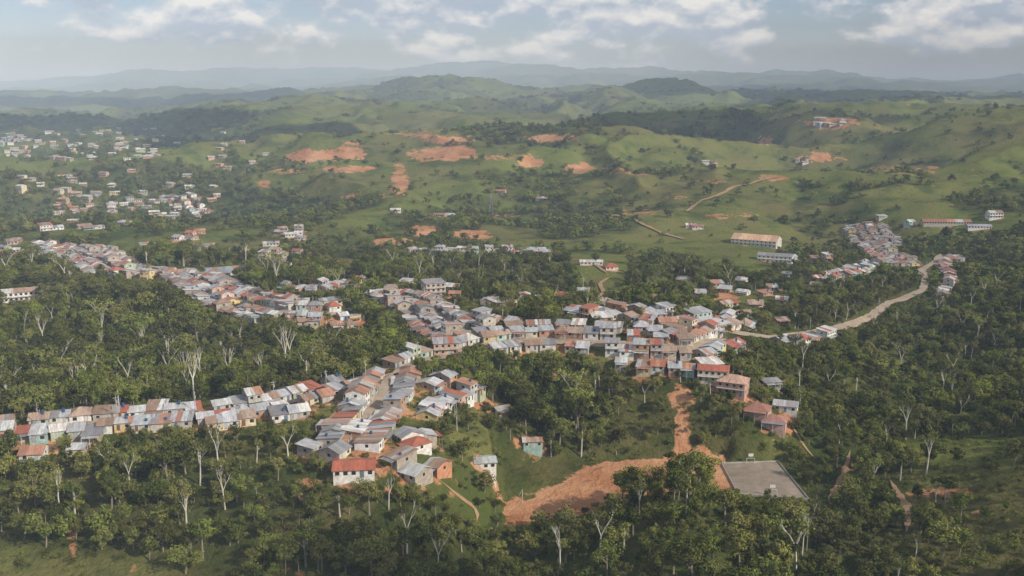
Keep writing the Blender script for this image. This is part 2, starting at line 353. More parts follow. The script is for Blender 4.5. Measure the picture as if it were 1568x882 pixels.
# streets
SA=[(-90,672),(0,664),(130,650),(300,638),(400,626),(480,607),(545,588)]
street(SA,prob=1,big=.05,half=1.9,rows=(1,1))
street([(-60,694),(20,688),(150,682)],sides=(1,-1),half=.1,prob=.85);street([(190,672),(300,664),(420,650),(470,640)],half=.2,sides=(1,),prob=.85)
street([(600,572),(592,600),(572,630),(552,660),(530,690)],half=2.8,prob=.95)
street([(612,568),(650,552),(700,541),(740,532)],half=3.5,sides=(1,),prob=.9)
street([(625,640),(660,610),(712,588)],half=1,sides=(1,-1),prob=.9,big=.12)
street([(740,530),(800,522),(850,522),(940,528),(1010,531),(1060,536),(1112,520)],rows=(2,1),prob=.97,big=.15)
street([(940,548),(1010,556),(1060,560)],half=.5,prob=.9,big=.12)
street([(590,665),(620,690),(668,738)],half=1,rows=(1,1),prob=.95,big=.04);street([(480,712),(510,680),(540,650)],half=1,sides=(1,-1),prob=.95,big=.04)
street([(570,690),(600,720)],half=.5,prob=.9,big=.04);street([(625,665),(650,700)],half=1,prob=.8,big=.04)
street([(735,520),(700,505),(670,480),(640,460),(590,452)],rows=(2,1),prob=.92,big=.1)
street([(700,490),(760,500),(830,512)],half=.5,prob=.85)
street([(545,482),(500,482),(440,480),(380,467),(330,444),(292,424),(230,424),(180,418),(150,400),(110,388),(40,388)],rows=(2,2),prob=.92,big=.06)
street([(415,443),(480,446),(548,436)],half=.5,prob=.75);street([(300,432),(360,440),(400,450)],half=.5,prob=.9)
street([(60,372),(100,380),(170,385)],half=1,prob=.7)
street([(622,392),(660,388),(728,388)],half=.6,prob=.97,w=(6,9),roof=(.40,.41,.43));street([(738,388),(838,387)],half=.6,prob=1,w=(6,9),roof=(.40,.41,.44))
street([(1306,345),(1318,368),(1345,392),(1378,408)],half=1,rows=(2,1),prob=.95);street([(1340,348),(1368,380)],half=1,prob=.9)
street([(1262,426),(1300,418),(1335,405)],half=1,prob=.8)
street([(1198,530),(1290,521)],half=.5,prob=.8,sides=(1,),w=(8,13))
street([(1425,456),(1440,430),(1428,400)],half=3,sides=(-1,),prob=.9);street([(1440,395),(1475,400)],half=1,prob=.8)
street([(1040,492),(1090,498),(1130,496)],half=1,prob=.8,w=(8,12));street([(860,478),(940,488),(990,478)],half=2,prob=.5);street([(820,455),(760,468)],half=2,prob=.3)
street([(230,305),(280,300),(300,318),(315,335)],half=2,prob=.8,w=(7,12));street([(60,355),(160,348)],half=2,prob=.6,w=(8,12));street([(90,325),(220,312)],half=2,prob=.5,w=(8,12))
def scatter(x0,x1,y0,y1,k,w=(6,9),roof=None):
    px=[random.uniform(x0,x1) for _ in range(k)];py=[random.uniform(y0,y1) for _ in range(k)]
    X,Y=hit(px,py)
    for x,y in zip(X,Y):
        st=style(.08)
        if roof: st['roof']=random.choice(roof)
        place('house',float(x),float(y),random.uniform(-.6,.6),random.uniform(*w),random.uniform(6,8),**st)
WH=[(.6,.6,.58),(.5,.5,.5),(.62,.6,.55),(.42,.42,.42),(.45,.3,.22)]
scatter(840,1030,455,505,18);scatter(1030,1200,430,500,16);scatter(1180,1290,395,450,9);scatter(590,700,428,470,10)
scatter(90,335,262,345,42,(8,13),WH);scatter(40,240,196,245,80,(9,15),WH);scatter(0,60,205,240,36,(9,15),WH);scatter(240,420,205,260,12,(8,13),WH)
scatter(400,470,350,410,12);scatter(1340,1400,330,350,4);scatter(1225,1300,183,192,8,(8,12),WH);scatter(1220,1250,242,250,4);scatter(0,60,370,400,8);scatter(180,330,350,385,8);scatter(20,180,262,300,14,(8,13),WH)
scatter(940,1100,535,565,12);scatter(560,660,640,700,12)
HX=np.array(HX);HY=np.array(HY);HR=np.array(HR);HZ=np.array(HZ)
# ------------------------------------------------ roads
def ribbon(name,pts,width,mat,lift=.12,wob=.15,open_=0,taper=True):
    Q=line(pts,2.0);m=len(Q);T=np.gradient(Q,axis=0);T/=np.hypot(T[:,0],T[:,1])[:,None];N=np.stack([-T[:,1],T[:,0]],1)
    K2=5;u=np.arange(m)
    wv=width*(1+wob*fbm(u*.2,np.zeros(m),len(name))+wob*fbm(u*.7,np.zeros(m),3))*(ss(-1,5,u)*ss(-1,5,m-1-u) if taper else 1)
    off=np.linspace(-.5,.5,K2)
    X=Q[:,None,0]+N[:,None,0]*off*wv[:,None];Y=Q[:,None,1]+N[:,None,1]*off*wv[:,None]
    r=np.hypot(X,Y);Z=Hf(X,Y)+lift+r*.0006
    V=np.stack([X,Y,Z],-1).reshape(-1,3)
    Fc=[(i*K2+j,i*K2+j+1,(i+1)*K2+j+1,(i+1)*K2+j) for i in range(m-1) for j in range(K2-1)]
    me=bpy.data.meshes.new(name);me.from_pydata(V.tolist(),[],Fc);me.materials.append(mat)
    for p in me.polygons:p.use_smooth=True
    link(name,me)
    ROADPTS.append(np.column_stack([Q,np.full(m,width/2)]))
    if open_:
        q=Q[::2];ROADT.append(np.column_stack([q,np.full(len(q),open_),Hf(q[:,0],q[:,1])-.4]))
ribbon('main_street',[(600,572),(592,600),(572,630),(552,660),(530,690)],5.5,M_ROAD)
ribbon('main_street',[(598,575),(612,568),(650,552),(700,541),(740,530),(800,522),(850,522),(940,528),(1010,531),(1060,536),(1112,520)],5.5,M_ROAD)
ribbon('side_street',SA+[(600,572)],3.6,M_ROAD)
ribbon('side_street',[(735,520),(700,505),(670,480),(640,460),(590,452)],4.2,M_ROAD)
ribbon('side_street',[(545,482),(500,482),(440,480),(380,467),(330,444),(292,424),(230,424),(180,418),(150,400),(110,388),(40,388)],4.2,M_ROAD)
ribbon('valley_road',[(1120,512),(1175,517),(1230,512),(1290,502),(1335,486),(1362,464),(1395,453),(1412,446),(1418,432),(1410,415),(1432,402),(1440,390)],5.5,M_ROAD,.3,.3,2.2)
ribbon('hill_track',[(1050,325),(1060,318),(1100,300),(1118,290),(1160,278),(1200,270)],4,M_TRAIL,.5,.4)
ribbon('hill_track',[(925,328),(950,332),(985,345),(1050,368)],3,M_TRAIL,.5,.5)
ribbon('footpath',[(935,425),(918,435),(925,448),(915,458)],2.5,M_TRAIL,.3,.3,2);ribbon('footpath',[(860,400),(890,398),(930,420)],2.5,M_TRAIL,.3)
ribbon('dirt_track',[(1302,690),(1296,715),(1290,735),(1275,755),(1272,778)],2.0,M_TRAIL,.15,.7,1.2);ribbon('dirt_track',[(1362,735),(1375,755),(1392,780),(1388,815)],2.0,M_TRAIL,.15,.7,1.2)
ribbon('dirt_track',[(672,735),(700,762),(735,778),(730,800)],2.0,M_TRAIL,.15,.6,1.5);ribbon('hill_track',[(970,392),(1010,392),(1040,398)],3,M_ROAD,.4)
ribbon('footpath',[(1205,640),(1225,675),(1250,705)],1.3,M_TRAIL,.15,.5,1.0)
RP=np.concatenate(ROADPTS);RT=np.concatenate(ROADT)
# ------------------------------------------------ vegetation density map (areas outlined in image pixels)
REG=[([(-400,560),(2000,560),(2000,1400),(-400,1400)],.62),
([(-400,420),(620,420),(620,480),(700,520),(560,600),(-400,660)],.90),
([(-400,285),(480,285),(560,420),(-400,440)],.62),([(-400,170),(430,170),(330,290),(-400,300)],.70),
([(560,385),(900,385),(1010,470),(1110,500),(700,500)],.76),([(900,300),(1250,300),(1250,430),(960,400)],.40),
([(960,400),(1250,400),(1200,520),(1000,480)],.6),
([(1195,380),(2000,320),(2000,700),(1200,700)],.90),([(1230,270),(2000,280),(2000,345),(1200,345)],.62),
([(720,545),(1070,560),(1060,700),(740,700)],.95),([(1100,600),(1200,600),(1290,780),(1200,900),(1120,780)],.6),
([(1200,690),(1380,680),(1400,900),(1180,900)],.8),([(1390,680),(2000,640),(2000,1400),(1420,1400)],.42),
([(900,770),(1000,740),(1160,765),(1215,800),(1200,1400),(880,1400)],1.0),([(560,830),(920,800),(900,1400),(560,1400)],.85),
([(200,680),(480,680),(480,800),(200,800)],.76),([(-400,780),(560,790),(560,1400),(-400,1400)],.50),
([(680,590),(740,590),(760,700),(700,700)],.35),([(640,470),(700,440),(740,480),(700,500)],.3),
([(860,385),(960,385),(960,460),(880,450)],.25),([(600,225),(1200,215),(1180,300),(600,300)],.38),([(360,225),(600,235),(600,300),(400,300)],.35)]
def inpoly(x,y,P):
    ins=np.zeros(x.shape,bool);m=len(P)
    for i in range(m):
        ax,ay=P[i];bx,by=P[(i+1)%m]
        if ay==by: continue
        ins^=((ay>y)!=(by>y))&(x<(bx-ax)*(y-ay)/(by-ay)+ax)
    return ins
def dens(x,y,z):
    px,py=proj(x,y,z);r=np.hypot(x,y)
    D=np.full(x.shape,.46)
    wx=fbm(x/40,y/40,91,2)*14
    for P,v in REG: D=np.where(inpoly(px+wx,py+wx*.4,P)&(y>0),v,D)
    D=np.where(r>1900,.50,D); D=np.where((r>1900)&(px<430)&(r<4500),.66,D);D=np.where((r>1900)&(px>1100),.60,D)
    nz=fbm(x/55,y/55,55,4)*.6*(1-ss(1500,2500,r))+fbm(x/260,y/260,57,5)*(.3+.4*ss(1200,2500,r))
    nz=nz-(rmid(x,y)-.45)*.45*ss(650,1100,r)
    return D,D+nz
# ------------------------------------------------ terrain mesh
th=np.concatenate([np.linspace(-1.5,-.74,40)[:-1],np.linspace(-.74,.74,600),np.linspace(.74,1.5,40)[1:]])
rr=np.concatenate([np.geomspace(30,170,24)[:-1],np.geomspace(170,2600,520)[:-1],np.geomspace(2600,32000,380)])
R,TH=np.meshgrid(rr,th,indexing='ij');X=R*np.sin(TH);Y=R*np.cos(TH);Z=Hf(X,Y)
D0,DN=dens(X,Y,Z);forest=ss(.42,.58,DN)
ZZ=Z+forest*ss(3800,5000,R)*(4+4*vn(X/40,Y/40,90))
nr,nt_=R.shape
me=bpy.data.meshes.new('hilly_terrain');nv=nr*nt_
idx=np.arange(nv).reshape(nr,nt_)
Fq=np.stack([idx[:-1,:-1],idx[:-1,1:],idx[1:,1:],idx[1:,:-1]],-1).reshape(-1,4)[:,::-1]
me.vertices.add(nv);me.vertices.foreach_set('co',np.stack([X,Y,ZZ],-1).astype(np.float32).ravel())
me.loops.add(Fq.size);me.loops.foreach_set('vertex_index',Fq.astype(np.int32).ravel())
me.polygons.add(len(Fq));me.polygons.foreach_set('loop_start',np.arange(0,Fq.size,4,dtype=np.int32))
me.update(calc_edges=True);me.polygons.foreach_set('use_smooth',np.ones(len(Fq),bool))
pas=np.array([.120,.142,.038]);fl=np.array([.045,.057,.018]);dry=np.array([.16,.138,.056])
k=ss(-.1,.5,fbm(X/150,Y/150,71,4))[...,None]
col=pas*(1-k*.7)+dry*k*.7
col=col*(1-forest[...,None]*.9)+fl*forest[...,None]*.9
PX,PY=proj(X,Y,Z)
dirt=np.zeros(X.shape)
SC=[(500,236,54,9,1.2),(465,241,28,7,1.15),(535,230,24,11,1.1),(670,236,50,10,1.2),(700,234,26,10,1.2),(612,278,14,20,1.15),(530,258,36,6,1.0),(812,250,18,6,1.15),(890,258,20,7,1.05),(405,282,16,6,1.0),(1255,241,36,6,1.1),(1275,188,42,8,1.1),(1185,272,22,5,1.05),
(655,352,24,9,1.15),(600,370,34,6,1.15),(718,360,30,7,1.1),(1046,660,12,46,1.2),(1042,612,20,20,1.0),(1060,696,24,14,1.1),(470,745,22,20,.75),(570,750,50,8,.7),(700,750,24,20,.85),(690,715,8,36,.7),(590,825,30,8,.75),
(900,480,60,10,.5),(1110,455,22,16,.7),(530,412,28,12,.7),(740,425,16,14,.5),(10,720,14,70,.5),(110,800,8,60,.6),(1440,755,50,7,.85),(1500,785,30,5,.8),(1300,720,18,14,.6),(840,212,44,6,1.0),(690,214,34,6,1.0),(1170,215,12,14,.8),(880,640,5,90,.4),(370,385,60,5,.55),(1000,300,60,6,.5),(640,205,40,5,.7),(950,262,60,6,.6),(560,300,50,5,.55),(760,330,40,5,.5),(1120,330,40,5,.5),(1080,278,30,4,.6),(1400,260,60,6,.5),(980,325,40,5,.6),(440,262,40,5,.55),(770,240,40,5,.6)]
wa=fbm(X/35,Y/35,95,4)*.9+fbm(X/12,Y/12,97,3)*.5
for a,b_,c,d,s in SC:
    q=((PX-a)/c)**2+((PY-b_)/d)**2
    dirt=np.maximum(dirt,s*.82*(1-ss(.1,2.2,q+wa*1.0))*(Y>0))
near=(R<1500)&(R>150);xs=X[near];ys=Y[near];dm=np.full(xs.shape,1e9)
for i in range(len(HX)):
    q=(np.abs(xs-HX[i])<14)&(np.abs(ys-HY[i])<14)
    if q.any(): dm[q]=np.minimum(dm[q],np.hypot(xs[q]-HX[i],ys[q]-HY[i])-HR[i])
dd=dirt[near];dd=np.maximum(dd,.5*(1-ss(1,6,dm)))
fd=pdist(xs,ys,FIELD);fx,fy=PX[near],PY[near]
fdirt=.02+1.1*ss(785,875,fx+(fy-750)*2.2)
dd=np.where(fd<3,np.maximum(dd*(fd>0),fdirt*(1-ss(-2,3,fd))),dd);dirt[near]=dd
a=me.attributes.new('veg','FLOAT_COLOR','POINT');a.data.foreach_set('color',np.concatenate([col,np.ones(col.shape[:2]+(1,))],-1).astype(np.float32).ravel())
a=me.attributes.new('dirt','FLOAT','POINT');a.data.foreach_set('value',dirt.astype(np.float32).ravel())
me.materials.append(M_TER);link('hilly_terrain',me)
# ------------------------------------------------ court and goals
B=MB();cp=[(p[0],p[1]) for p in COURT];cc=np.mean(COURT,0)
def shrink(k): return [(cc[0]+(p[0]-cc[0])*k,cc[1]+(p[1]-cc[1])*k) for p in cp]
top=[(p[0],p[1],-27.8) for p in cp];B.face(top,0,(.2,.18,.16))
for i in range(4):
    j=(i+1)%4;a0,b0=cp[i],cp[j];B.face([(a0[0],a0[1],-29),(b0[0],b0[1],-29),(b0[0],b0[1],-27.8),(a0[0],a0[1],-27.8)],0,(.2,.18,.16))
for i in range(4):
    j=(i+1)%4;o1,i1=shrink(1.015),shrink(1.0)
    q=[o1[i],o1[j],i1[j],i1[i]];B.face([(p[0],p[1],-27.3) for p in q],1,(.45,.42,.37))
    for s in (o1,i1):
        zb=-28.6 if s is o1 else -27.79
        B.face([(s[i][0],s[i][1],zb),(s[j][0],s[j][1],zb),(s[j][0],s[j][1],-27.3),(s[i][0],s[i][1],-27.3)],1,(.45,.42,.37))
link('concrete_sports_court',B.mesh('concrete_sports_court',[M_CONC,M_WALL]))
def goal(x,y,z,yaw,w=3,h=2.2,hoop=True):
    B=MB();c=(.7,.7,.68)
    for s in (-1,1): B.tube((s*w/2,0,0),(s*w/2,0,h),.07,.07,0,c,6);B.tube((s*w/2,0,h),(s*w/2,1.2,0),.05,.05,0,c,5)
    B.tube((-w/2,0,h),(w/2,0,h),.07,.07,0,c,6)
    if hoop:
        B.tube((0,0,h),(0,0,h+1.2),.08,.08,0,c,6);B.box(-.9,.9,-.06,.06,h+.7,h+1.8,0,(.75,.75,.73))
    link('sports_goal',B.mesh('sports_goal',[M_WALL]),(x,y,z),yaw)
a1=(COURT[0]+COURT[1])/2;a2=(COURT[2]+COURT[3])/2
goal(a1[0],a1[1]-1,-27.79,0);goal(a2[0],a2[1]+1,-27.79,math.pi)
g1=at_z(800,765,-28);goal(g1[0],g1[1],-28,math.pi/2,6,2.4,False)
# ------------------------------------------------ utility poles and pylon
def pole(px,py):
    x,y=hit(px,py);x=float(x[0]);y=float(y[0]);B=MB();c=(.42,.40,.37)
    B.tube((0,0,-1),(0,0,9),.16,.1,0,c,6);B.box(-.9,.9,-.06,.06,8.2,8.35,0,c);B.box(-.6,.6,-.06,.06,7.5,7.62,0,c);B.tube((.3,0,6.4),(.3,0,7.3),.22,.22,0,(.4,.4,.4),7)
    link('utility_pole',B.mesh('utility_pole',[M_WALL]),(x,y,float(Hf(x,y))),random.uniform(0,3))
for p in ((60,658),(180,646),(300,638),(420,620),(500,603),(560,586),(640,556),(720,536),(800,521),(880,524),(960,529),(1040,534),(1100,522),(560,650),(700,505),(650,465),(480,480),(380,466),(1240,510),(1345,478),(1412,440),(1418,418)): pole(*p)
x,y=hit(752,330);B=MB()
for s in ((1,1),(1,-1),(-1,-1),(-1,1)): B.tube((s[0]*2.4,s[1]*2.4,-1),(s[0]*.4,s[1]*.4,24),.16,.12,0,(.3,.3,.3),4)
for i in range(7):
    z0=i*3.3;z1=z0+3.3;w0=2.4-2*z0/24;w1=2.4-2*z1/24
    for q,r_ in (((1,1),(1,-1)),((1,-1),(-1,-1)),((-1,-1),(-1,1)),((-1,1),(1,1))): B.tube((q[0]*w0,q[1]*w0,z0),(r_[0]*w1,r_[1]*w1,z1),.08,.08,0,(.3,.3,.3),4)
for z0 in (17,20,23): B.tube((-4,0,z0),(4,0,z0),.15,.15,0,(.3,.3,.3),4)
link('transmission_pylon',B.mesh('transmission_pylon',[M_WALL]),(float(x[0]),float(y[0]),float(Hf(x,y)[0])),.3)
# ------------------------------------------------ trees
def tree_mesh(name,H,cr,cb,ncl,nleaf,ls,seed,flat=.8,bark=M_BARK,clr=.42,limbs=True,fill=.5):
    rg=np.random.default_rng(seed);B=MB()
    lean=rg.normal(0,.04,2)*H
    top=Vector((lean[0],lean[1],H*.8))
    cm=(cb+H)/2;ch=(H-cb)/2
    C=[]
    for i in range(ncl):
        v=rg.normal(0,1,3);v/=np.linalg.norm(v);q=rg.uniform(.35,.95)
        C.append((v[0]*cr*q+lean[0],v[1]*cr*q+lean[1],cm+v[2]*ch*q*.85))
    if limbs:
        f=Vector((lean[0]*.5,lean[1]*.5,cb*.9))
        B.tube((0,0,-1.5),f,.028*H,.02*H,1,n=6);B.tube(f,top,.02*H,.006*H,1,n=5)
        for c in C[:max(4,ncl//2)]: 
            s=f.lerp(top,float(rg.uniform(.0,.6)));B.tube(s,c,.010*H,.003*H,1,n=4)
    V=list(B.v);Fa=list(B.f);Mi=list(B.m);lv=[0]*len(Fa)
    per=nleaf//ncl;k=len(V)
    allv=[];
    for c in C:
        cr_=cr*clr*rg.uniform(.6,1.3);b=rg.uniform(0,1)
        d=rg.normal(0,1,(per,3));d/=np.linalg.norm(d,axis=1)[:,None]
        rad=rg.uniform(fill,1.1,(per,1))**.7*cr_;p=np.array(c)+d*rad*np.array([1,1,flat])
        nn=d+rg.normal(0,.55,(per,3))+np.array([0,0,.35]);nn/=np.linalg.norm(nn,axis=1)[:,None]
        t=np.cross(nn,rg.normal(0,1,(per,3)));t/=np.linalg.norm(t,axis=1)[:,None];u=np.cross(nn,t)
        s=ls*rg.uniform(.55,1.25,(per,1))
        q=np.stack([p-t*s,p-u*s*.6+t*s*.1,p+t*s,p+u*s*.6+t*s*.1],1);allv.append(q.reshape(-1,3))
        lv+=list(np.clip(b+rg.normal(0,.22,per),0,1))
    av=np.concatenate(allv);m=len(av)//4
    V+=av.tolist();Fa+=[(k+4*i,k+4*i+1,k+4*i+2,k+4*i+3) for i in range(m)];Mi+=[0]*m
    me=bpy.data.meshes.new(name);me.from_pydata(V,[],Fa);me.materials.append(M_LEAF);me.materials.append(bark)
    me.polygons.foreach_set('material_index',Mi);a=me.attributes.new('lv','FLOAT','FACE');a.data.foreach_set('value',np.array(lv,np.float32));me.update();return me
def bare_mesh(name,H,seed,leaf=60):
    rg=random.Random(seed);B=MB();tips=[]
    def br(p,d,L,r,lev):
        e=p+d*L;B.tube(p,e,r,r*.62,1,n=6 if lev<2 else 4)
        if lev>=4: tips.append(e);return
        for i in range(rg.choice([2,3]) if lev else 3):
            nd_=(d+Vector((rg.uniform(-1,1),rg.uniform(-1,1),rg.uniform(0,.8)))*.5).normalized()
            br(e,nd_,L*(rg.uniform(.3,.42) if lev==0 else rg.uniform(.6,.85)),r*.55,lev+1)
    br(Vector((0,0,-1)),Vector((rg.uniform(-.06,.06),rg.uniform(-.06,.06),1)).normalized(),H*.55,H*.026,0)
    for t in tips:
        for _ in range(leaf//10):
            p=t+Vector([rg.gauss(0,.6) for _ in range(3)]);s=.32
            u=Vector([rg.gauss(0,1) for _ in range(3)]).normalized()*s;w=u.orthogonal().normalized()*s*.7
            B.face([p-u,p-w,p+u,p+w],0,(.5,.5,.5))
    me=bpy.data.meshes.new(name);me.from_pydata([tuple(v) for v in B.v],[],B.f);me.materials.append(M_LEAF);me.materials.append(M_PALE)
    me.polygons.foreach_set('material_index',B.m);a=me.attributes.new('lv','FLOAT','FACE');a.data.foreach_set('value',np.full(len(B.f),.8,np.float32));return me
def coll(name,meshes):
    c=bpy.data.collections.new(name)
    for i,m in enumerate(meshes):
        o=bpy.data.objects.new(m.name,m);c.objects.link(o)
    return c
near_m=[]
for i in range(7):
    H_=[10,11,9,12,13,10,15][i];near_m.append(tree_mesh('broadleaf_tree_a%d'%i,H_,[4.2,5.0,4.4,4.0,4.8,3.4,5.4][i],[1.6,2.4,1.2,3.2,4.5,2.6,6.5][i],[14,17,12,13,16,11,14][i],1250,.38,100+i,flat=[.8,.65,.9,.8,.6,1,.5][i],clr=.38))
near_m.append(tree_mesh('broadleaf_tree_b0',13,2.9,6,8,520,.36,120,clr=.42,bark=M_PALE));near_m.append(bare_mesh('broadleaf_tree_b1',13,5,60))
mid_m=[tree_mesh('hillside_tree_%d'%i,[8,10,9,11][i],[4.6,5.2,4.8,4.4][i],[.3,.5,.2,.8][i],10,320,.74,200+i,limbs=False,clr=.36) for i in range(4)]
def clump(name,seed): return tree_mesh(name,11,13,0,18,450,1.5,seed,flat=1.1,clr=.30,limbs=False)
far_m=[clump('tree_clump_%d'%i,300+i) for i in range(4)]
bush_m=[tree_mesh('bush_%d'%i,[2.2,2.8,1.8][i],[1.9,2.2,2.4][i],0,7,220,.27,400+i,limbs=False) for i in range(3)]
CN,CM,CF,CB=coll('near_tree_kinds',near_m),coll('mid_tree_kinds',mid_m),coll('far_tree_kinds',far_m),coll('bush_kinds',bush_m)
def instancer(name,P,S,idx,coll_):
    n=len(P);me=bpy.data.meshes.new(name);me.vertices.add(n);me.vertices.foreach_set('co',np.asarray(P,np.float32).ravel())
    a=me.attributes.new('sc','FLOAT_VECTOR','POINT');a.data.foreach_set('vector',np.asarray(S,np.float32).ravel())
    rot=np.zeros((n,3),np.float32);rot[:,2]=rng.uniform(0,6.28,n);rot[:,:2]=rng.normal(0,.05,(n,2))
    a=me.attributes.new('ro','FLOAT_VECTOR','POINT');a.data.foreach_set('vector',rot.ravel())
    a=me.attributes.new('ix','INT','POINT');a.data.foreach_set('value',np.asarray(idx,np.int32))
    o=link(name,me);ng=bpy.data.node_groups.new(name,'GeometryNodeTree')
    ng.interface.new_socket('Geometry',in_out='INPUT',socket_type='NodeSocketGeometry');ng.interface.new_socket('Geometry',in_out='OUTPUT',socket_type='NodeSocketGeometry')
    N=ng.nodes;L=ng.links;gi=N.new('NodeGroupInput');go=N.new('NodeGroupOutput')
    ci=N.new('GeometryNodeCollectionInfo');ci.inputs[0].default_value=coll_;ci.inputs['Separate Children'].default_value=True;ci.inputs['Reset Children'].default_value=True
    ip=N.new('GeometryNodeInstanceOnPoints');ip.inputs['Pick Instance'].default_value=True
    def na(nm,t):
        q=N.new('GeometryNodeInputNamedAttribute');q.data_type=t;q.inputs['Name'].default_value=nm
        return next(s for s in q.outputs if s.enabled and s.name=='Attribute')
    L.new(gi.outputs[0],ip.inputs['Points']);L.new(ci.outputs[0],ip.inputs['Instance']);L.new(na('ix','INT'),ip.inputs['Instance Index'])
    e=N.new('FunctionNodeEulerToRotation');L.new(na('ro','FLOAT_VECTOR'),e.inputs[0]);L.new(e.outputs[0],ip.inputs['Rotation'])
    L.new(na('sc','FLOAT_VECTOR'),ip.inputs['Scale']);L.new(ip.outputs[0],go.inputs[0])
    md=o.modifiers.new('scatter','NODES');md.node_group=ng;return o
def cand(r0,r1,sp,ang=.66):
    g=np.arange(-r1,r1,sp);gy=np.arange(0,r1,sp);X,Y=np.meshgrid(g,gy);X=X.ravel();Y=Y.ravel()
    X=X+rng.uniform(-.6,.6,X.size)*sp;Y=Y+rng.uniform(-.6,.6,X.size)*sp
    r=np.hypot(X,Y);k=(r>r0)&(r<=r1)&(np.abs(np.arctan2(X,Y))<ang);return X[k],Y[k]
def filt(X,Y,mar=1.5,lo=.40,hi=.72):
    Z=Hf(X,Y);D,dn=dens(X,Y,Z);k=rng.uniform(0,1,X.size)<np.clip(ss(lo,hi,dn)*.95+.05,0,1)
    k&=(pdist(X,Y,FIELD)>2)&(pdist(X,Y,COURT)>3)
    X,Y,Z,dn=X[k],Y[k],Z[k],dn[k]
    hd=np.full(X.size,1e9)
    for i in range(len(HX)):
        q=(np.abs(X-HX[i])<20)&(np.abs(Y-HY[i])<20);hd[q]=np.minimum(hd[q],np.hypot(X[q]-HX[i],Y[q]-HY[i])-HR[i])
    rd=np.full(X.size,1e9)
    for i in range(0,len(RP),1):
        q=(np.abs(X-RP[i,0])<12)&(np.abs(Y-RP[i,1])<12)
        if q.any(): rd[q]=np.minimum(rd[q],np.hypot(X[q]-RP[i,0],Y[q]-RP[i,1])-RP[i,2])
    px,py=proj(X,Y,Z);ds=np.zeros(X.size)
    for a,b_,c,d,s in SC:
        if s>=.7: ds=np.maximum(ds,s*(1-ss(.6,1.2,((px-a)/c)**2+((py-b_)/d)**2)))
    k=(hd>mar)&(rd>mar*.8)&(ds<.4);return X[k],Y[k],Z[k],dn[k],hd[k]
def clear(X,Y,Z,h,reach=55):
    """residents keep the trees just below the houses and roads low: max tree height on the downhill side"""
    r=np.hypot(X,Y);T=np.arctan2(X,Y);mx=np.full(X.size,99.)
    SP_=[(float(q[0]),float(q[1]),3.0,float(Hf(q[0],q[1]))) for q in [tuple(float(v[0]) for v in hit(a,b)) for a,b in ((1045,625),(1045,650),(1046,675),(1055,695))]]
    for hx,hy,hr,hz in list(zip(HX,HY,HR,HZ))+[tuple(q) for q in RT]+SP_:
        rh=math.hypot(hx,hy);th_=math.atan2(hx,hy)
        q=(np.abs(T-th_)*rh<hr+2.0)&(r<rh)&(rh-r<reach)
        if q.any(): mx[q]=np.minimum(mx[q],CZ+(hz+.9-CZ)*(r[q]/rh)-Z[q])
    for P in (FIELD,COURT):
        c=P.mean(0)
        for p in list(P)+[c]+[(p+c)/2 for p in P]:
            rh=math.hypot(*p);th_=math.atan2(*p)
            if P is FIELD and th_>.095: continue
            w=(np.abs(T-th_)*rh<10)&(r<rh)&(rh-r<40);mx[w]=np.minimum(mx[w],np.maximum(CZ+(-27-CZ)*(r[w]/rh)-Z[w],3.2))
    return mx
hts=np.array([10,11,9,12,13,10,15,13,13])
X,Y=cand(150,720,5.2);X,Y,Z,dn,hd=filt(X,Y,1.2)
ix=rng.choice(9,X.size,p=[.17,.16,.17,.14,.1,.115,.07,.045,.03]);s=rng.uniform(.35,1.15,X.size)*(.85+.5*np.clip(fbm(X/60,Y/60,77,2)+.2,-.3,.6))
s=np.where((proj(X,Y,Z)[0]<560)&(np.hypot(X,Y)>350),s*1.2,s);s=np.where(ix==8,s*1.2,s)
mx=clear(X,Y,Z,0);lim=mx/hts[ix];ign=rng.uniform(0,1,X.size)<.08
s2=np.where(ign,s*.75,np.minimum(s,lim));k=s2>.22
sc=np.stack([np.maximum(s2,.5*s)*rng.uniform(.85,1.2,X.size),np.maximum(s2,.5*s)*rng.uniform(.85,1.2,X.size),s2],1)
P=np.stack([X,Y,Z-.2],1);instancer('forest',P[k],sc[k],ix[k],CN)
X,Y=cand(720,2000,8.2,.6);X,Y,Z,dn,hd=filt(X,Y,1.5,.42,.8)
ix=rng.choice(4,X.size);s=rng.uniform(.25,1.0,X.size)**1.2*1.1;mx=clear(X,Y,Z,0,70)
s2=np.where(rng.uniform(0,1,X.size)<.12,s*.8,np.minimum(s,mx/10));k=s2>.15
w=np.maximum(s2,.5*s)[:,None]*rng.uniform(.9,1.5,(X.size,1));sc=np.concatenate([w,w,s2[:,None]],1);P=np.stack([X,Y,Z-.4],1);instancer('forest',P[k],sc[k],ix[k],CM)
X,Y=cand(2000,5500,24,.56);X,Y,Z,dn,hd=filt(X,Y,8,.44,.62)
ix=rng.choice(4,X.size);s=rng.uniform(.3,1.05,X.size);P=np.stack([X,Y,Z-1],1);instancer('distant_forest',P,np.stack([s,s,s*.85],1),ix,CF)
X,Y=cand(150,600,2.9);Z=Hf(X,Y);k=rng.uniform(0,1,X.size)<.22+.4*ss(-.3,.3,fbm(X/20,Y/20,66,3));X,Y,Z=X[k],Y[k],Z[k]
hd=np.full(X.size,1e9)
for i in range(len(HX)):
    q=(np.abs(X-HX[i])<12)&(np.abs(Y-HY[i])<12);hd[q]=np.minimum(hd[q],np.hypot(X[q]-HX[i],Y[q]-HY[i])-HR[i])
rd=np.full(X.size,1e9)
for i in range(len(RP)):
    q=(np.abs(X-RP[i,0])<6)&(np.abs(Y-RP[i,1])<6);rd[q]=np.minimum(rd[q],np.hypot(X[q]-RP[i,0],Y[q]-RP[i,1])-RP[i,2])
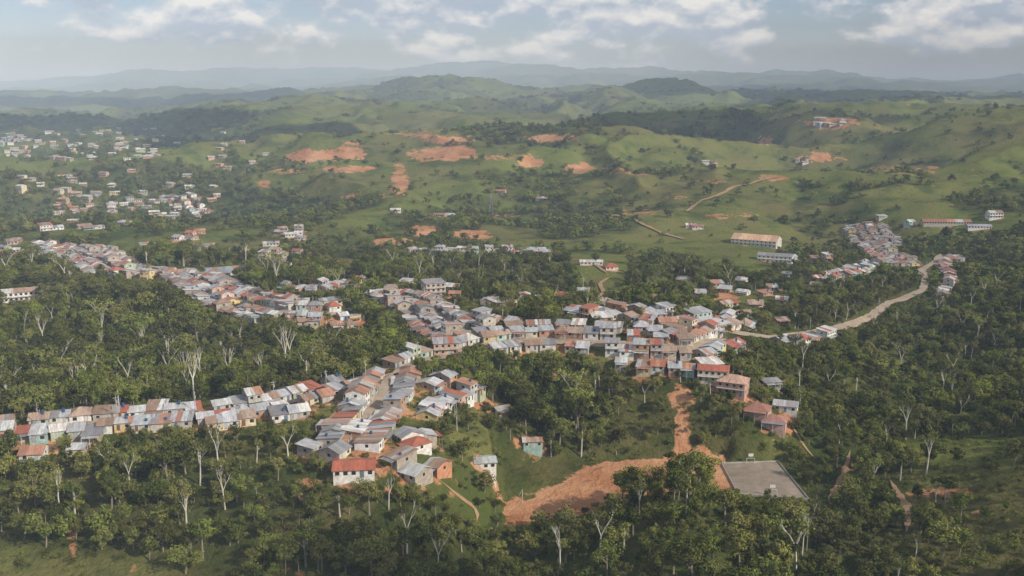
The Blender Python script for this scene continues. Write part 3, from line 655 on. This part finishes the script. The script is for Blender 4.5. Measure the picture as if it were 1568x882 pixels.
k=(hd>.6)&(rd>.7)&(pdist(X,Y,FIELD)>.5)&(pdist(X,Y,COURT)>2);X,Y,Z=X[k],Y[k],Z[k]
s=rng.uniform(.25,.95,X.size);instancer('undergrowth',np.stack([X,Y,Z-.2],1),np.stack([s,s,s*.8],1),rng.choice(3,X.size),CB)
bm=[bare_mesh('bare_tree_mesh%d'%i,14,20+i,[0,20,40][i]) for i in range(3)]
for i,(px,py,s) in enumerate([(858,874,1.05),(437,576,1.5),(446,566,1.4),(298,616,1.3),(308,604,1.35),(222,550,1.2),(352,594,1.2),(336,726,1.1),(68,534,1.2),(595,780,.75),(92,790,1.0),(400,594,1.1),(1228,850,.9),(700,660,.6),(40,524,1.1),(470,850,.8),(160,564,1.2),(345,780,.9),(120,614,1.0),(285,600,1.2)]):
    x,y=hit(px,py);o=link('bare_tree',bm[i%3],(float(x[0]),float(y[0]),float(Hf(x,y)[0])-.3),random.uniform(0,6));o.scale=(s*.8,s*.8,s)
# ------------------------------------------------ light
EL=math.radians(33);AZ=math.radians(122);SD=Vector((math.sin(AZ)*math.cos(EL),math.cos(AZ)*math.cos(EL),math.sin(EL)))
L=bpy.data.lights.new('sun','SUN');L.energy=5.0;L.angle=math.radians(.5);L.color=(1,.92,.77)
o=bpy.data.objects.new('sun',L);o.rotation_euler=SD.to_track_quat('Z','Y').to_euler();scene.collection.objects.link(o)
W=bpy.data.worlds.new('World');scene.world=W;W.use_nodes=True;nt=W.node_tree;bg=nt.nodes['Background'];out=nt.nodes['World Output']
sk=nt.nodes.new('ShaderNodeTexSky');sk.sky_type='NISHITA';sk.sun_disc=False;sk.sun_elevation=EL;sk.sun_rotation=AZ;sk.air_density=1;sk.dust_density=.5;sk.ozone_density=1.5;sk.altitude=200
nt.links.new(mixc(nt,1.0,sk.outputs[0],(.86,.88,1.08),'MULTIPLY'),bg.inputs[0]);bg.inputs[1].default_value=.092
tc=nt.nodes.new('ShaderNodeTexCoord').outputs['Generated']
def cl(dz):
    mp=nt.nodes.new('ShaderNodeMapping');mp.inputs['Location'].default_value=(5.3,2.9,dz+.4);mp.inputs['Scale'].default_value=(13,13,24);nt.links.new(tc,mp.inputs[0])
    return noise(nt,1,7,.54,mp.outputs[0]).outputs[0]
n0=cl(0);n1=cl(.22)
sp=nt.nodes.new('ShaderNodeSeparateXYZ');nt.links.new(tc,sp.inputs[0])
ev=mrange(nt,sp.outputs[2],.010,.045,-.11,.065)
mask=mrange(nt,mth(nt,'ADD',n0,ev),.475,.57,0,1)
lit=mrange(nt,mth(nt,'SUBTRACT',n0,n1),-.05,.10,0,1)
ccol=mixc(nt,lit,(.45,.51,.62),(.98,.95,.90))
b2=nt.nodes.new('ShaderNodeBackground');nt.links.new(ccol,b2.inputs[0]);b2.inputs[1].default_value=1.02
mx=nt.nodes.new('ShaderNodeMixShader');nt.links.new(mth(nt,'MULTIPLY',mask,.9),mx.inputs[0]);nt.links.new(bg.outputs[0],mx.inputs[1]);nt.links.new(b2.outputs[0],mx.inputs[2]);nt.links.new(mx.outputs[0],out.inputs[0])
# haze layer (real scattering volume)
m=bpy.data.materials.new('haze');m.use_nodes=True;nt=m.node_tree;nt.nodes.clear();ou=nt.nodes.new('ShaderNodeOutputMaterial');vs=nt.nodes.new('ShaderNodeVolumeScatter')
vs.inputs['Color'].default_value=(.60,.77,1,1);vs.inputs['Density'].default_value=1.3e-4;vs.inputs['Anisotropy'].default_value=-.3
va=nt.nodes.new('ShaderNodeVolumeAbsorption');va.inputs['Color'].default_value=(.70,.82,1,1);va.inputs['Density'].default_value=.8e-4
ad=nt.nodes.new('ShaderNodeAddShader');nt.links.new(vs.outputs[0],ad.inputs[0]);nt.links.new(va.outputs[0],ad.inputs[1]);nt.links.new(ad.outputs[0],ou.inputs['Volume'])
B=MB();B.box(-34000,34000,-3000,34000,-400,370,0,(1,1,1));me=B.mesh('haze_layer',[m])
bm_=bmesh.new();bm_.from_mesh(me);bmesh.ops.remove_doubles(bm_,verts=bm_.verts,dist=.01);bm_.to_mesh(me);bm_.free();link('haze_layer',me)
# unseen clouds overhead, placed sunward to throw the shadows lying on the hills
M_CL,nt,b=newmat('cloud');setspec(b,0,1)
nt.links.new(mixc(nt,noise(nt,.01,3).outputs[0],(.75,.75,.77),(.85,.85,.85)),b.inputs['Base Color'])
def cloud(tx,ty,a,b_,seed,alt=1300):
    rg=random.Random(seed);bmm=bmesh.new()
    for i in range(34):
        u,v=rg.gauss(0,.42),rg.gauss(0,.42);r=rg.uniform(.22,.42)*min(a,b_)
        g=bmesh.ops.create_icosphere(bmm,subdivisions=2,radius=r)
        for q in g['verts']: q.co=Vector((q.co.x*1.3+u*a,q.co.y+v*b_,q.co.z*.5+rg.uniform(-.04,.04)*r))
    me=bpy.data.meshes.new('cloud');bmm.to_mesh(me);bmm.free();me.materials.append(M_CL)
    k=alt/SD.z;link('cloud',me,(tx+SD.x*k,ty+SD.y*k,alt))
def wpt(px,py,d): q=at_dist(px,py,d);return q[0],q[1]
for a,b_,d,sx,sy,sd in ((540,212,1980,420,230,1),(920,206,1850,340,240,2),(150,215,2700,600,300,3),(1400,165,3600,1400,800,4),(1150,160,4500,900,500,5),(60,170,6000,2000,1000,7),(1300,150,7500,4000,1200,8),(700,890,225,50,20,9)):  # last entry: small unseen cloud added only to darken the bottom foreground
    x,y=wpt(a,b_,d);cloud(x,y,sx,sy,sd)
# ------------------------------------------------ camera
cam=bpy.data.cameras.new('camera');cam.lens=F/1568*36;cam.sensor_width=36;cam.clip_start=1;cam.clip_end=90000
co=bpy.data.objects.new('camera',cam);co.location=(0,0,CZ);co.rotation_euler=(math.pi/2-PIT,0,0);scene.collection.objects.link(co);scene.camera=co
